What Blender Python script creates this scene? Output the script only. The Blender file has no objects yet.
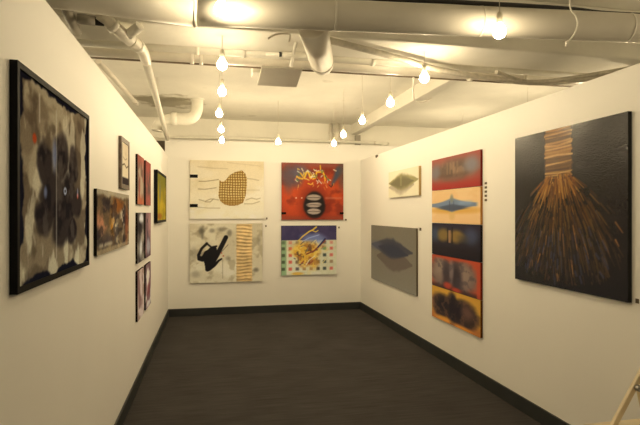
import bpy, math, random
import numpy as np
from mathutils import Vector

random.seed(7)
scene = bpy.context.scene
COL = scene.collection
H0 = 1.565                                   # camera height above the carpet
F = 510.0
TH = math.atan(111 / F)
CT, ST = math.cos(TH), math.sin(TH)
PI = math.pi


def at(u, v, Y):
    """photo pixel + depth in metres from the camera wall -> world point"""
    x, y, z = (u - 320) * CT + F * ST, -(u - 320) * ST + F * CT, 212 - v
    t = Y / y
    return Vector((x * t, Y, z * t + H0))


def lin(c):
    c = np.asarray(c, dtype=float) / 255.0
    return np.where(c <= 0.04045, c / 12.92, ((c + 0.055) / 1.055) ** 2.4)


# ------------------------------------------------------------------ materials
def mat(name, color, rough=0.6, metal=0.0, noise=0.0, scale=8.0, bump=0.0, bscale=60.0, spec=0.5):
    m = bpy.data.materials.new(name)
    m.use_nodes = True
    nt = m.node_tree
    b = nt.nodes['Principled BSDF']
    b.inputs['Roughness'].default_value = rough
    b.inputs['Metallic'].default_value = metal
    b.inputs['Specular IOR Level'].default_value = spec
    tc = nt.nodes.new('ShaderNodeTexCoord')
    n = nt.nodes.new('ShaderNodeTexNoise')
    n.inputs['Scale'].default_value = scale
    n.inputs['Detail'].default_value = 5
    nt.links.new(tc.outputs['Object'], n.inputs['Vector'])
    r = nt.nodes.new('ShaderNodeValToRGB')
    r.color_ramp.elements[0].position = 0.3
    r.color_ramp.elements[1].position = 0.7
    lo = [max(0, c * (1 - noise)) for c in color]
    hi = [min(1, c * (1 + noise)) for c in color]
    r.color_ramp.elements[0].color = (*lo, 1)
    r.color_ramp.elements[1].color = (*hi, 1)
    nt.links.new(n.outputs['Fac'], r.inputs['Fac'])
    nt.links.new(r.outputs['Color'], b.inputs['Base Color'])
    if bump:
        n2 = nt.nodes.new('ShaderNodeTexNoise')
        n2.inputs['Scale'].default_value = bscale
        n2.inputs['Detail'].default_value = 6
        nt.links.new(tc.outputs['Object'], n2.inputs['Vector'])
        bp = nt.nodes.new('ShaderNodeBump')
        bp.inputs['Strength'].default_value = bump
        bp.inputs['Distance'].default_value = 0.01
        nt.links.new(n2.outputs['Fac'], bp.inputs['Height'])
        nt.links.new(bp.outputs['Normal'], b.inputs['Normal'])
    return m


WALLC = (0.87, 0.86, 0.83)
M_wall = mat('white_wall_paint', WALLC, 0.55, noise=0.012, scale=1.5, bump=0.05, bscale=180, spec=0.25)
M_conc = mat('painted_concrete', (0.86, 0.84, 0.77), 0.8, noise=0.05, scale=1.3, bump=0.35, bscale=14, spec=0.2)
M_beam = mat('painted_beam', (0.86, 0.84, 0.77), 0.75, noise=0.06, scale=2.0, bump=0.3, bscale=10, spec=0.2)
M_duct = mat('painted_duct_metal', (0.66, 0.63, 0.56), 0.45, noise=0.05, scale=5, bump=0.05, bscale=20)
M_duct2 = mat('cream_duct_metal', (0.72, 0.68, 0.60), 0.45, noise=0.05, scale=6, bump=0.04, bscale=20)
M_pipe = mat('cream_pipe_paint', (0.76, 0.72, 0.64), 0.4, noise=0.06, scale=10, bump=0.05, bscale=40)
M_pipew = mat('white_pipe_paint', (0.82, 0.80, 0.72), 0.4, noise=0.05, scale=12, bump=0.05, bscale=40)
M_grey = mat('grey_duct_metal', (0.36, 0.335, 0.29), 0.5, noise=0.15, scale=9)
M_panel = mat('grey_panel_paint', (0.46, 0.43, 0.37), 0.55, noise=0.04, scale=7)
M_dark = mat('dark_brown_metal', (0.10, 0.075, 0.05), 0.6, noise=0.2, scale=14)
M_shadow_rod = mat('shadow_line_brown', (0.20, 0.15, 0.10), 0.6, noise=0.2, scale=14)
M_rust = mat('weathered_hose', (0.54, 0.50, 0.42), 0.65, noise=0.22, scale=18, bump=0.3, bscale=50)
M_black = mat('black_rubber', (0.018, 0.017, 0.017), 0.5, noise=0.1)
M_frame = mat('black_frame_lacquer', (0.009, 0.009, 0.010), 0.6, noise=0.15, scale=30, spec=0.05)
M_frameb = mat('brown_frame_wood', (0.12, 0.085, 0.06), 0.55, noise=0.3, scale=25)
M_cord = mat('clear_cord', (0.62, 0.58, 0.48), 0.5, noise=0.02)
M_sock = mat('cream_socket', (0.66, 0.62, 0.50), 0.5, noise=0.03)
M_base = mat('charcoal_skirting', (0.030, 0.033, 0.034), 0.5, noise=0.12, scale=6, spec=0.35)
M_tag = mat('dark_label_card', (0.10, 0.075, 0.05), 0.7, noise=0.1)
M_wood = mat('cream_chair_paint', (0.70, 0.60, 0.42), 0.45, noise=0.06, scale=10)
M_steel = mat('grey_steel', (0.30, 0.29, 0.28), 0.4, metal=0.7, noise=0.1)


def carpet_mat():
    m = mat('charcoal_carpet', (0.060, 0.0555, 0.0555), 0.95, noise=0.10, scale=2.2, bump=0.7, bscale=320, spec=0.1)
    nt = m.node_tree
    b = nt.nodes['Principled BSDF']
    ramp = [n for n in nt.nodes if n.type == 'VALTORGB'][0]
    tc = [n for n in nt.nodes if n.type == 'TEX_COORD'][0]
    mp = nt.nodes.new('ShaderNodeMapping')
    mp.inputs['Scale'].default_value = (3.0, 42.0, 1)      # faint ribs across the room
    nt.links.new(tc.outputs['Object'], mp.inputs['Vector'])
    n = nt.nodes.new('ShaderNodeTexNoise')
    n.inputs['Scale'].default_value = 1.0
    n.inputs['Detail'].default_value = 3
    nt.links.new(mp.outputs['Vector'], n.inputs['Vector'])
    mx = nt.nodes.new('ShaderNodeMix')
    mx.data_type = 'RGBA'
    mx.blend_type = 'OVERLAY'
    mx.inputs['Factor'].default_value = 0.45
    nt.links.new(ramp.outputs['Color'], mx.inputs['A'])
    nt.links.new(n.outputs['Fac'], mx.inputs['B'])
    nt.links.new(mx.outputs['Result'], b.inputs['Base Color'])
    return m


M_carpet = carpet_mat()


def ceiling_mat():
    """painted slab with a broken, unpainted patch round the drain and small scars"""
    m = mat('painted_slab', (0.86, 0.84, 0.77), 0.8, noise=0.08, scale=1.3, bump=0.4, bscale=9, spec=0.2)
    nt = m.node_tree
    b = nt.nodes['Principled BSDF']
    ramp = [n for n in nt.nodes if n.type == 'VALTORGB'][0]
    tc = [n for n in nt.nodes if n.type == 'TEX_COORD'][0]
    n = nt.nodes.new('ShaderNodeTexNoise')
    n.inputs['Scale'].default_value = 3.5
    n.inputs['Detail'].default_value = 8
    nt.links.new(tc.outputs['Object'], n.inputs['Vector'])
    d = nt.nodes.new('ShaderNodeVectorMath')
    d.operation = 'DISTANCE'
    d.inputs[1].default_value = (-0.50, 7.15, H0 + 1.5)
    nt.links.new(tc.outputs['Object'], d.inputs[0])
    md = nt.nodes.new('ShaderNodeMath')
    md.operation = 'SUBTRACT'
    nt.links.new(n.outputs['Fac'], md.inputs[0])
    nt.links.new(d.outputs['Value'], md.inputs[1])
    mr = nt.nodes.new('ShaderNodeMapRange')
    mr.inputs['From Min'].default_value = 0.06
    mr.inputs['From Max'].default_value = 0.20
    nt.links.new(md.outputs[0], mr.inputs['Value'])
    # scattered scars
    n3 = nt.nodes.new('ShaderNodeTexNoise')
    n3.inputs['Scale'].default_value = 2.6
    n3.inputs['Detail'].default_value = 6
    nt.links.new(tc.outputs['Object'], n3.inputs['Vector'])
    mr3 = nt.nodes.new('ShaderNodeMapRange')
    mr3.inputs['From Min'].default_value = 0.66
    mr3.inputs['From Max'].default_value = 0.74
    mr3.inputs['To Max'].default_value = 0.35
    nt.links.new(n3.outputs['Fac'], mr3.inputs['Value'])
    mxx = nt.nodes.new('ShaderNodeMath')
    mxx.operation = 'MAXIMUM'
    nt.links.new(mr.outputs[0], mxx.inputs[0])
    nt.links.new(mr3.outputs[0], mxx.inputs[1])
    mx = nt.nodes.new('ShaderNodeMix')
    mx.data_type = 'RGBA'
    nt.links.new(mxx.outputs[0], mx.inputs['Factor'])
    nt.links.new(ramp.outputs['Color'], mx.inputs['A'])
    mx.inputs['B'].default_value = (0.42, 0.39, 0.31, 1)
    nt.links.new(mx.outputs['Result'], b.inputs['Base Color'])
    return m


M_slab = ceiling_mat()


def bulb_mat(strength):
    m = bpy.data.materials.new('lit_bulb_glass')
    m.use_nodes = True
    nt = m.node_tree
    nt.nodes.remove(nt.nodes['Principled BSDF'])
    e = nt.nodes.new('ShaderNodeEmission')
    e.inputs['Color'].default_value = (1.0, 0.80, 0.49, 1)
    # glow weighted to the lower glass, added to send more light down the walls
    tc = nt.nodes.new('ShaderNodeTexCoord')
    sp = nt.nodes.new('ShaderNodeSeparateXYZ')
    mr = nt.nodes.new('ShaderNodeMapRange')
    mr.inputs['From Min'].default_value = -0.020
    mr.inputs['From Max'].default_value = 0.018
    mr.inputs['To Min'].default_value = strength * 1.5
    mr.inputs['To Max'].default_value = strength * 0.5
    nt.links.new(tc.outputs['Object'], sp.inputs[0])
    nt.links.new(sp.outputs['Z'], mr.inputs['Value'])
    nt.links.new(mr.outputs[0], e.inputs['Strength'])
    nt.links.new(e.outputs[0], nt.nodes['Material Output'].inputs['Surface'])
    return m


M_bulb = bulb_mat(225)
M_bulb_low = bulb_mat(88)
M_bulb_mid = bulb_mat(165)
M_bulb_side = bulb_mat(520)


def paint_mat(name, rough=0.6, bump=0.15, bscale=(60, 60, 60), spec=0.22):
    m = bpy.data.materials.new(name)
    m.use_nodes = True
    nt = m.node_tree
    b = nt.nodes['Principled BSDF']
    b.inputs['Roughness'].default_value = rough
    b.inputs['Specular IOR Level'].default_value = spec
    a = nt.nodes.new('ShaderNodeAttribute')
    a.attribute_name = 'paint'
    tc = nt.nodes.new('ShaderNodeTexCoord')
    mp = nt.nodes.new('ShaderNodeMapping')
    mp.inputs['Scale'].default_value = bscale
    nt.links.new(tc.outputs['Object'], mp.inputs['Vector'])
    n = nt.nodes.new('ShaderNodeTexNoise')
    n.inputs['Scale'].default_value = 1.0
    n.inputs['Detail'].default_value = 4
    nt.links.new(mp.outputs['Vector'], n.inputs['Vector'])
    bp = nt.nodes.new('ShaderNodeBump')
    bp.inputs['Strength'].default_value = bump
    bp.inputs['Distance'].default_value = 0.004
    nt.links.new(n.outputs['Fac'], bp.inputs['Height'])
    nt.links.new(bp.outputs['Normal'], b.inputs['Normal'])
    nt.links.new(a.outputs['Color'], b.inputs['Base Color'])
    return m


# ------------------------------------------------------------------ mesh helpers
class MB:
    def __init__(s):
        s.v, s.f, s.sm = [], [], []

    def box(s, lo, hi, rot=None, org=(0, 0, 0)):
        n = len(s.v)
        for x in (lo[0], hi[0]):
            for y in (lo[1], hi[1]):
                for z in (lo[2], hi[2]):
                    p = Vector((x, y, z))
                    if rot is not None:
                        p = rot @ p
                    s.v.append(tuple(p + Vector(org)))
        for q in ((0, 1, 3, 2), (4, 6, 7, 5), (0, 4, 5, 1), (2, 3, 7, 6), (0, 2, 6, 4), (1, 5, 7, 3)):
            s.f.append(tuple(n + i for i in q))
            s.sm.append(False)
        return s

    def tube(s, pts, r, seg=20, caps=True):
        pts = [Vector(p) for p in pts]
        rs = r if isinstance(r, (list, tuple)) else [r] * len(pts)
        T = []
        for i in range(len(pts)):
            a = pts[max(0, i - 1)]
            b = pts[min(len(pts) - 1, i + 1)]
            T.append((b - a).normalized())
        up = Vector((0, 0, 1)) if abs(T[0].z) < 0.9 else Vector((0, 1, 0))
        N = (up - T[0] * up.dot(T[0])).normalized()
        base = len(s.v)
        for i, p in enumerate(pts):
            N = (N - T[i] * N.dot(T[i])).normalized()
            B = T[i].cross(N)
            for k in range(seg):
                a = 2 * PI * k / seg
                s.v.append(tuple(p + N * (rs[i] * math.cos(a)) + B * (rs[i] * math.sin(a))))
        for i in range(len(pts) - 1):
            for k in range(seg):
                k2 = (k + 1) % seg
                s.f.append((base + i * seg + k, base + i * seg + k2, base + (i + 1) * seg + k2, base + (i + 1) * seg + k))
                s.sm.append(True)
        if caps:
            s.f.append(tuple(base + k for k in reversed(range(seg))))
            s.f.append(tuple(base + (len(pts) - 1) * seg + k for k in range(seg)))
            s.sm += [False, False]
        return s

    def lathe(s, prof, org=(0, 0, 0), seg=20):
        o = Vector(org)
        base = len(s.v)
        for (r, z) in prof:
            for k in range(seg):
                a = 2 * PI * k / seg
                s.v.append(tuple(o + Vector((r * math.cos(a), r * math.sin(a), z))))
        for i in range(len(prof) - 1):
            for k in range(seg):
                k2 = (k + 1) % seg
                s.f.append((base + i * seg + k, base + i * seg + k2, base + (i + 1) * seg + k2, base + (i + 1) * seg + k))
                s.sm.append(True)
        s.f.append(tuple(base + k for k in reversed(range(seg))))
        s.f.append(tuple(base + (len(prof) - 1) * seg + k for k in range(seg)))
        s.sm += [True, True]
        return s

    def prism(s, poly, z0, z1):
        n = len(s.v)
        k = len(poly)
        for z in (z0, z1):
            for (x, y) in poly:
                s.v.append((x, y, z))
        s.f.append(tuple(n + i for i in reversed(range(k))))
        s.f.append(tuple(n + k + i for i in range(k)))
        for i in range(k):
            j = (i + 1) % k
            s.f.append((n + i, n + j, n + k + j, n + k + i))
        s.sm += [False] * (k + 2)
        return s

    def build(s, name, m, parent=None, bevel=0.0):
        me = bpy.data.meshes.new(name)
        me.from_pydata(s.v, [], s.f)
        me.polygons.foreach_set('use_smooth', s.sm)
        me.materials.append(m)
        me.update()
        o = bpy.data.objects.new(name, me)
        COL.objects.link(o)
        if parent is not None:
            o.parent = parent
        if bevel:
            bv = o.modifiers.new('bevel', 'BEVEL')
            bv.width = bevel
            bv.segments = 2
            bv.limit_method = 'ANGLE'
        return o


def smooth(pts, n=6):
    """Catmull-Rom through the points"""
    P = [Vector(p) for p in pts]
    out = []
    for i in range(len(P) - 1):
        p0, p1, p2, p3 = P[max(0, i - 1)], P[i], P[i + 1], P[min(len(P) - 1, i + 2)]
        for k in range(n):
            t = k / n
            out.append(0.5 * ((2 * p1) + (p2 - p0) * t + (2 * p0 - 5 * p1 + 4 * p2 - p3) * t * t + (3 * p1 - p0 - 3 * p2 + p3) * t ** 3))
    out.append(P[-1])
    return out


def tag(o, label, cat, group=None):
    o['label'] = label
    o['category'] = cat
    if group:
        o['group'] = group
    return o


def thing(name, label, cat, loc=(0, 0, 0), rz=0.0, group=None):
    o = bpy.data.objects.new(name, None)
    o.empty_display_size = 0.1
    o.location = loc
    o.rotation_euler = (0, 0, rz)
    COL.objects.link(o)
    return tag(o, label, cat, group)


def struct(o):
    o['kind'] = 'structure'
    return o


# ------------------------------------------------------------------ the setting
LX0, LK = -0.665, 0.062 / 8                   # face of the left wall: x = LX0 + LK * y
LRZ = math.atan(LK)


def lx(y):
    return LX0 + LK * y


RX = 2.42
BY = 8.0
SIDE_TOP = H0 + 0.862
BACK_TOP = H0 + 1.108
CEIL = H0 + 1.5
BB = 0.115

struct(MB().prism([(-3.2, -3.2), (6.2, -3.2), (6.2, 8.5), (-3.2, 8.5)], -0.1, 0).build('floor', M_carpet))
struct(MB().box((-3.2, -3.2, CEIL), (6.2, 8.5, CEIL + 0.15)).build('ceiling', M_slab))
struct(MB().prism([(lx(-1.6) - 0.1, -1.6), (lx(-1.6), -1.6), (lx(BY), BY - 0.001), (lx(BY) - 0.1, BY - 0.001)], 0, SIDE_TOP).build('wall_left', M_wall))
struct(MB().box((RX, -1.6, 0), (RX + 0.1, BY - 0.001, SIDE_TOP)).build('wall_right', M_wall))
struct(MB().box((-0.648, BY, 0), (3.3, BY + 0.1, BACK_TOP)).build('wall_back', M_wall))
struct(MB().box((-3.2, 8.35, 0), (6.2, 8.5, CEIL)).build('wall_rear', M_conc))
struct(MB().box((-3.3, -3.2, 0), (-3.2, 8.5, CEIL)).build('wall_outer_left', M_conc))
struct(MB().box((6.2, -3.2, 0), (6.3, 8.5, CEIL)).build('wall_outer_right', M_conc))
struct(MB().box((-3.2, -3.3, 0), (6.2, -3.2, CEIL)).build('wall_front', M_conc))
t = 0.014
struct(MB().prism([(lx(-1.6), -1.6), (lx(-1.6) + t, -1.6), (lx(BY) + t, BY - t), (lx(BY), BY - t)], 0, BB).build('baseboard_left', M_base))
struct(MB().box((RX - t, -1.6, 0), (RX, BY - t, BB)).build('baseboard_right', M_base))
struct(MB().box((lx(BY), BY - t, 0), (RX, BY, BB)).build('baseboard_back', M_base))
# downstand beam across the room and the narrow one running in depth
struct(MB().box((-3.2, 3.19, H0 + 1.135), (6.2, 3.60, CEIL)).build('trim_1', M_beam, bevel=0.015))
struct(MB().box((2.36, 3.62, H0 + 1.33), (2.47, 8.35, CEIL)).build('trim_2', M_conc, bevel=0.008))


# ------------------------------------------------------------------ painting toolkit
def vnoise(U, V, fx, fy, seed):
    rg = np.random.RandomState(seed)
    G = rg.rand(int(fy) + 3, int(fx) + 3)
    x, y = U * fx, V * fy
    i, j = np.floor(x).astype(int), np.floor(y).astype(int)
    i = np.clip(i, 0, G.shape[1] - 2)
    j = np.clip(j, 0, G.shape[0] - 2)
    a, b = x - i, y - j
    a = a * a * (3 - 2 * a)
    b = b * b * (3 - 2 * b)
    return (G[j, i] * (1 - a) + G[j, i + 1] * a) * (1 - b) + (G[j + 1, i] * (1 - a) + G[j + 1, i + 1] * a) * b


def ss(e0, e1, x):
    tt = np.clip((x - e0) / (e1 - e0 + 1e-9), 0, 1)
    return tt * tt * (3 - 2 * tt)


class Art:
    def __init__(s, w, h, nx, ny, base, seed):
        s.w, s.h, s.nx, s.ny, s.seed = w, h, nx, ny, seed
        s.U, s.V = np.meshgrid(np.linspace(0, 1, nx), np.linspace(0, 1, ny))
        s.asp = w / h
        s.im = np.zeros((ny, nx, 3)) + np.array(base, float)
        s.k = 0

    def fbm(s, fx, fy, oct=4):
        s.k += 1
        r, amp, tot = 0, 1.0, 0
        for o in range(oct):
            r = r + amp * vnoise(s.U, s.V, fx * 2 ** o, fy * 2 ** o, s.seed * 97 + s.k * 13 + o)
            tot += amp
            amp *= 0.5
        return r / tot

    def mix(s, c, m):
        m = np.clip(m, 0, 1)[..., None]
        s.im = s.im * (1 - m) + np.array(c, float) * m

    def ell(s, cx, cy, rx, ry, soft=0.3, wob=0.0, rot=0):
        dx, dy = s.U - cx, s.V - cy
        if rot:
            c, q = math.cos(rot), math.sin(rot)
            dx, dy = dx * c + dy * q, -dx * q + dy * c
        d = np.sqrt((dx / rx) ** 2 + (dy / ry) ** 2)
        if wob:
            d = d + (s.fbm(6, 6, 3) - 0.5) * wob
        return 1 - ss(1 - soft, 1 + soft, d)

    def rect(s, u0, v0, u1, v1, soft=0.01):
        return ss(u0 - soft, u0 + soft, s.U) * (1 - ss(u1 - soft, u1 + soft, s.U)) * ss(v0 - soft, v0 + soft, s.V) * (1 - ss(v1 - soft, v1 + soft, s.V))

    def line(s, pts, w, soft=None):
        """w in fractions of the height, may be (w0, w1)"""
        w0, w1 = w if isinstance(w, tuple) else (w, w)
        soft = soft if soft is not None else 0.006
        m = np.zeros_like(s.U)
        n = len(pts) - 1
        for i in range(n):
            (ax, ay), (bx, by) = pts[i], pts[i + 1]
            ax, bx = ax * s.asp, bx * s.asp
            px, py = s.U * s.asp - ax, s.V - ay
            dx, dy = bx - ax, by - ay
            L = dx * dx + dy * dy + 1e-12
            q = np.clip((px * dx + py * dy) / L, 0, 1)
            d = np.hypot(px - q * dx, py - q * dy)
            ww = w0 + (w1 - w0) * (i + q) / n
            m = np.maximum(m, 1 - ss(ww - soft, ww + soft, d))
        return m

    def poly(s, pts, soft=0.0):
        inside = np.zeros(s.U.shape, bool)
        n = len(pts)
        for i in range(n):
            (x1, y1), (x2, y2) = pts[i], pts[(i + 1) % n]
            c = ((y1 > s.V) != (y2 > s.V)) & (s.U < (x2 - x1) * (s.V - y1) / (y2 - y1 + 1e-12) + x1)
            inside ^= c
        return inside.astype(float)

    def speck(s, amt):
        rg = np.random.RandomState(s.seed + 5)
        s.im = s.im * (1 + (rg.rand(s.ny, s.nx, 1) - 0.5) * amt)

    def albedo(s, light_top, light_bottom):
        """own colour of the paint: colour as photographed divided by the colour of a white wall beside it"""
        top, bot = lin(light_top), lin(light_bottom)
        L = top * (1 - s.V[..., None]) + bot * s.V[..., None]
        return np.clip(lin(np.clip(s.im * np.array((.98, .955, .86)), 0, 255)) / L * 0.82, 0.004, 0.9)


def canvas(name, art, alb, w, h, d0, d1, edge, m, parent, x0=None, z0=None):
    """stretched canvas: painted front grid at y=-d1, sides back to y=-d0; origin at the middle of its back"""
    nx, ny = art.nx, art.ny
    x0 = -w / 2 if x0 is None else x0
    z1 = h / 2 if z0 is None else z0 + h
    X = x0 + art.U * w
    Z = z1 - art.V * h
    V = np.stack([X, np.full_like(X, -d1), Z], -1).reshape(-1, 3)
    idx = np.arange(nx * ny).reshape(ny, nx)
    Fq = np.stack([idx[1:, :-1], idx[1:, 1:], idx[:-1, 1:], idx[:-1, :-1]], -1).reshape(-1, 4)
    n = nx * ny
    xa, xb, za, zb = x0, x0 + w, z1 - h, z1
    ring = [(xa, za), (xb, za), (xb, zb), (xa, zb)]
    ex = [(x, -d1, z) for x, z in ring] + [(x, -d0, z) for x, z in ring]
    faces = Fq.tolist()
    for i in range(4):
        j = (i + 1) % 4
        faces.append([n + i, n + 4 + i, n + 4 + j, n + j])
    faces.append([n + 4, n + 7, n + 6, n + 5])
    me = bpy.data.meshes.new(name)
    me.from_pydata(V.tolist() + ex, [], faces)
    ca = me.color_attributes.new('paint', 'FLOAT_COLOR', 'POINT')
    cols = np.ones((n + 8, 4), np.float32)
    cols[:n, :3] = alb.reshape(-1, 3)
    cols[n:, :3] = edge
    ca.data.foreach_set('color', cols.ravel())
    me.materials.append(m)
    o = bpy.data.objects.new(name, me)
    COL.objects.link(o)
    o.parent = parent
    return o


def frame(w, h, d, b, m, parent, lip=0.0, name='frame'):
    """four-sided moulding round w x h (outer size), depth d, face width b"""
    f = MB()
    f.box((-w / 2, -d, -h / 2), (-w / 2 + b, 0, h / 2))
    f.box((w / 2 - b, -d, -h / 2), (w / 2, 0, h / 2))
    f.box((-w / 2 + b, -d, -h / 2), (w / 2 - b, 0, -h / 2 + b))
    f.box((-w / 2 + b, -d, h / 2 - b), (w / 2 - b, 0, h / 2))
    return f.build(name, m, parent)


def back(x0, x1, z0, z1):
    return ((x0 + x1) / 2, BY - 0.0005, (z0 + z1) / 2 + H0), 0.0, x1 - x0, z1 - z0


def right(y_far, y_near, z0, z1):
    return (RX - 0.0005, (y_far + y_near) / 2, (z0 + z1) / 2 + H0), -PI / 2, y_far - y_near, z1 - z0


def left(y_near, y_far, z0, z1):
    y = (y_near + y_far) / 2
    return (lx(y) + 0.001, y, (z0 + z1) / 2 + H0), PI / 2 - LRZ, y_far - y_near, z1 - z0


BT, BM, BL = (240, 228, 190), (218, 198, 150), (196, 174, 126)     # wall brightness: back wall top, middle, low
RT, RM, RL = (230, 210, 160), (210, 186, 138), (180, 156, 110)


# ---- back wall, upper left: burlap patch on cream
loc, rz, w, h = back(-0.282, 0.836, -0.090, 0.803)
p = thing('painting', 'cream painting with a pale brown netted patch and two black straps at its left edge', 'painting', loc, rz)
a = Art(w, h, 130, 100, (236, 220, 180), 1)
a.mix((222, 204, 156), ss(0.45, 0.7, a.fbm(4, 4)) * 0.6)
a.mix((242, 230, 200), ss(0.5, 0.75, a.fbm(3, 5)) * 0.6)
for pts, al in (([(.12, .36), (.2, .36), (.38, .325)], .8), ([(.11, .49), (.2, .495), (.35, .465)], .75),
                ([(.12, .67), (.2, .70), (.27, .66), (.31, .66), (.27, .71), (.2, .71)], .7), ([(.31, .66), (.38, .675)], .7),
                ([(.76, .30), (.85, .31), (.93, .33)], .5), ([(.75, .675), (.83, .64), (.9, .66), (.95, .64)], .6),
                ([(.73, .74), (.84, .74), (.94, .70)], .6), ([(.1, .11), (.3, .13), (.5, .135)], .3),
                ([(.1, .80), (.25, .815), (.4, .815)], .5), ([(.76, .5), (.94, .5)], .25), ([(.5, .03), (.95, .08)], .2)):
    a.mix((128, 110, 68), a.line(pts, .006, .006) * al)
a.speck(.05)
canvas('canvas', a, a.albedo(BT, BM), w, h, 0, 0.03, lin((190, 172, 125)), paint_mat('paint_netted', .7, .2), p)
# burlap patch as a thin woven piece
out = [(.39, .33), (.43, .36), (.47, .335), (.52, .25), (.60, .19), (.695, .155), (.74, .21), (.765, .30), (.76, .45), (.745, .60), (.71, .72), (.63, .765), (.54, .775), (.46, .75), (.40, .69), (.375, .60), (.385, .45)]
b = Art(.45 * w, .66 * h, 90, 90, (178, 142, 72), 2)
# weave drawn from crossing threads
gx = np.abs(((b.U * 13.0 + (b.fbm(5, 5, 2) - .5) * .5) % 1) - .5)
gy = np.abs(((b.V * 15.0 + (b.fbm(5, 5, 2) - .5) * .5) % 1) - .5)
b.mix((218, 190, 122), ss(.12, .3, np.minimum(gx, gy)))
b.mix((120, 84, 32), (1 - ss(.08, .2, np.minimum(gx, gy))) * .85)
b.mix((150, 110, 48), ss(.72, .9, b.V) * .6)
alb = b.albedo(BT, BM)
nx, ny = b.nx, b.ny
keep = np.zeros((ny, nx), bool)
u = .345 + b.U * .45
v = .13 + b.V * .66
ins = np.zeros(u.shape, bool)
for i in range(len(out)):
    (x1, y1), (x2, y2) = out[i], out[(i + 1) % len(out)]
    ins ^= ((y1 > v) != (y2 > v)) & (u < (x2 - x1) * (v - y1) / (y2 - y1 + 1e-12) + x1)
X = -w / 2 + u * w
Z = h / 2 - v * h
V = []
Fq = []
vid = {}
cols = []


def gv(j, i, y):
    key = (j, i, y)
    if key not in vid:
        vid[key] = len(V)
        V.append((X[j, i], y, Z[j, i]))
        cols.extend((*alb[j, i], 1))
    return vid[key]


for j in range(ny - 1):
    for i in range(nx - 1):
        if ins[j, i]:
            Fq.append((gv(j + 1, i, -.036), gv(j + 1, i + 1, -.036), gv(j, i + 1, -.036), gv(j, i, -.036)))
            for dj, di, q in ((-1, 0, ((j, i), (j, i + 1))), (1, 0, ((j + 1, i + 1), (j + 1, i))), (0, -1, ((j + 1, i), (j, i))), (0, 1, ((j, i + 1), (j + 1, i + 1)))):
                if not ins[j + dj, i + di]:
                    (a1, b1), (a2, b2) = q
                    Fq.append((gv(a1, b1, -.036), gv(a2, b2, -.036), gv(a2, b2, -.030), gv(a1, b1, -.030)))
me = bpy.data.meshes.new('burlap_patch')
me.from_pydata(V, [], Fq)
ca = me.color_attributes.new('paint', 'FLOAT_COLOR', 'POINT')
ca.data.foreach_set('color', cols)
me.materials.append(paint_mat('paint_burlap', .85, .3, (200, 200, 200), .2))
o = bpy.data.objects.new('burlap_patch', me)
COL.objects.link(o)
o.parent = p
o['label'] = 'brown woven burlap patch'
for zc in (h / 2 - .275 * h, h / 2 - .775 * h):
    MB().prism([(-w / 2 - .002, -.036), (-w / 2 + .115, -.036), (-w / 2 + .115, -.029), (-w / 2 - .002, -.029)], zc - .023, zc + .026).build('strap', M_frame, p)

# ---- back wall, lower left: black gesture and ribbed strip
loc, rz, w, h = back(-0.285, 0.815, -1.066, -0.162)
p = thing('painting', 'cream grey painting with a black brushed gesture and a tan ribbed strip', 'painting', loc, rz)
a = Art(w, h, 150, 120, (196, 178, 136), 3)
a.mix((216, 200, 158), ss(.45, .7, a.fbm(4, 4)) * .8)
a.mix((150, 132, 92), ss(.58, .72, a.fbm(7, 6)) * .6)
for cx, cy, rx, ry, al in ((.16, .12, .035, .06, .9), (.17, .22, .02, .05, .6), (.3, .12, .03, .03, .5), (.43, .10, .06, .035, .5), (.54, .16, .03, .05, .6), (.08, .85, .06, .05, .35), (.91, .80, .035, .035, .8), (.52, .60, .03, .04, .45), (.04, .5, .05, .1, .3), (.95, .3, .03, .1, .3)):
    a.mix((98, 88, 66), a.ell(cx, cy, rx, ry, .7, .9) * al)
a.mix((120, 106, 76), a.line([(.445, .62), (.445, .93)], .005) * .6)
K = (18, 15, 15)
a.mix(K, a.line([(.49, .235), (.44, .36), (.37, .53), (.29, .70), (.24, .77)], (.038, .04)))
a.mix(K, a.poly([(.14, .50), (.24, .44), (.30, .38), (.36, .40), (.38, .50), (.33, .62), (.27, .76), (.21, .76), (.19, .64), (.12, .60)]))
a.mix(K, a.line([(.23, .335), (.16, .42), (.115, .53), (.12, .60), (.17, .62)], .022))
a.mix(K, a.line([(.23, .335), (.29, .40), (.36, .385)], .016))
a.mix(K, a.line([(.26, .77), (.33, .71), (.39, .63), (.43, .60)], (.03, .014)))
a.mix((180, 160, 118), a.line([(.20, .43), (.155, .53)], .018) * .8)
a.mix((165, 60, 30), np.maximum(a.ell(.43, .50, .01, .014), a.ell(.455, .55, .012, .012)) * .8)
a.mix((60, 50, 40), a.line([(.43, .48), (.49, .40), (.52, .36)], .006) * .6)
a.speck(.06)
canvas('canvas', a, a.albedo(BM, BL), w, h, 0, 0.03, lin((128, 110, 76)), paint_mat('paint_gesture', .65, .3), p)
rb = MB()
nseg = 110
xs = (-w / 2 + .635 * w, -w / 2 + .855 * w)
for side in range(1):
    base = 0
    for j in range(nseg + 1):
        z = h / 2 - .01 - (h - .02) * j / nseg
        for i in range(9):
            q = i / 8
            ph = 2 * PI * 17 * (j / nseg) + 1.2 * math.sin(q * 4 + j * .05)
            edge = 0 if i in (0, 8) else 1
            rb.v.append((xs[0] + (xs[1] - xs[0]) * q + (0.006 * math.sin(j * 1.3) if not edge else 0), -.031 - edge * (.008 + .007 * math.sin(ph)), z))
    for j in range(nseg):
        for i in range(8):
            rb.f.append((j * 9 + i, (j + 1) * 9 + i, (j + 1) * 9 + i + 1, j * 9 + i + 1))
            rb.sm.append(True)
o = rb.build('ribbed_strip', mat('tan_ribbed_card', (0.72, 0.55, 0.30), .7, noise=.25, scale=9), p)
o['label'] = 'tan ribbed strip with wavy ridges'

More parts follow.
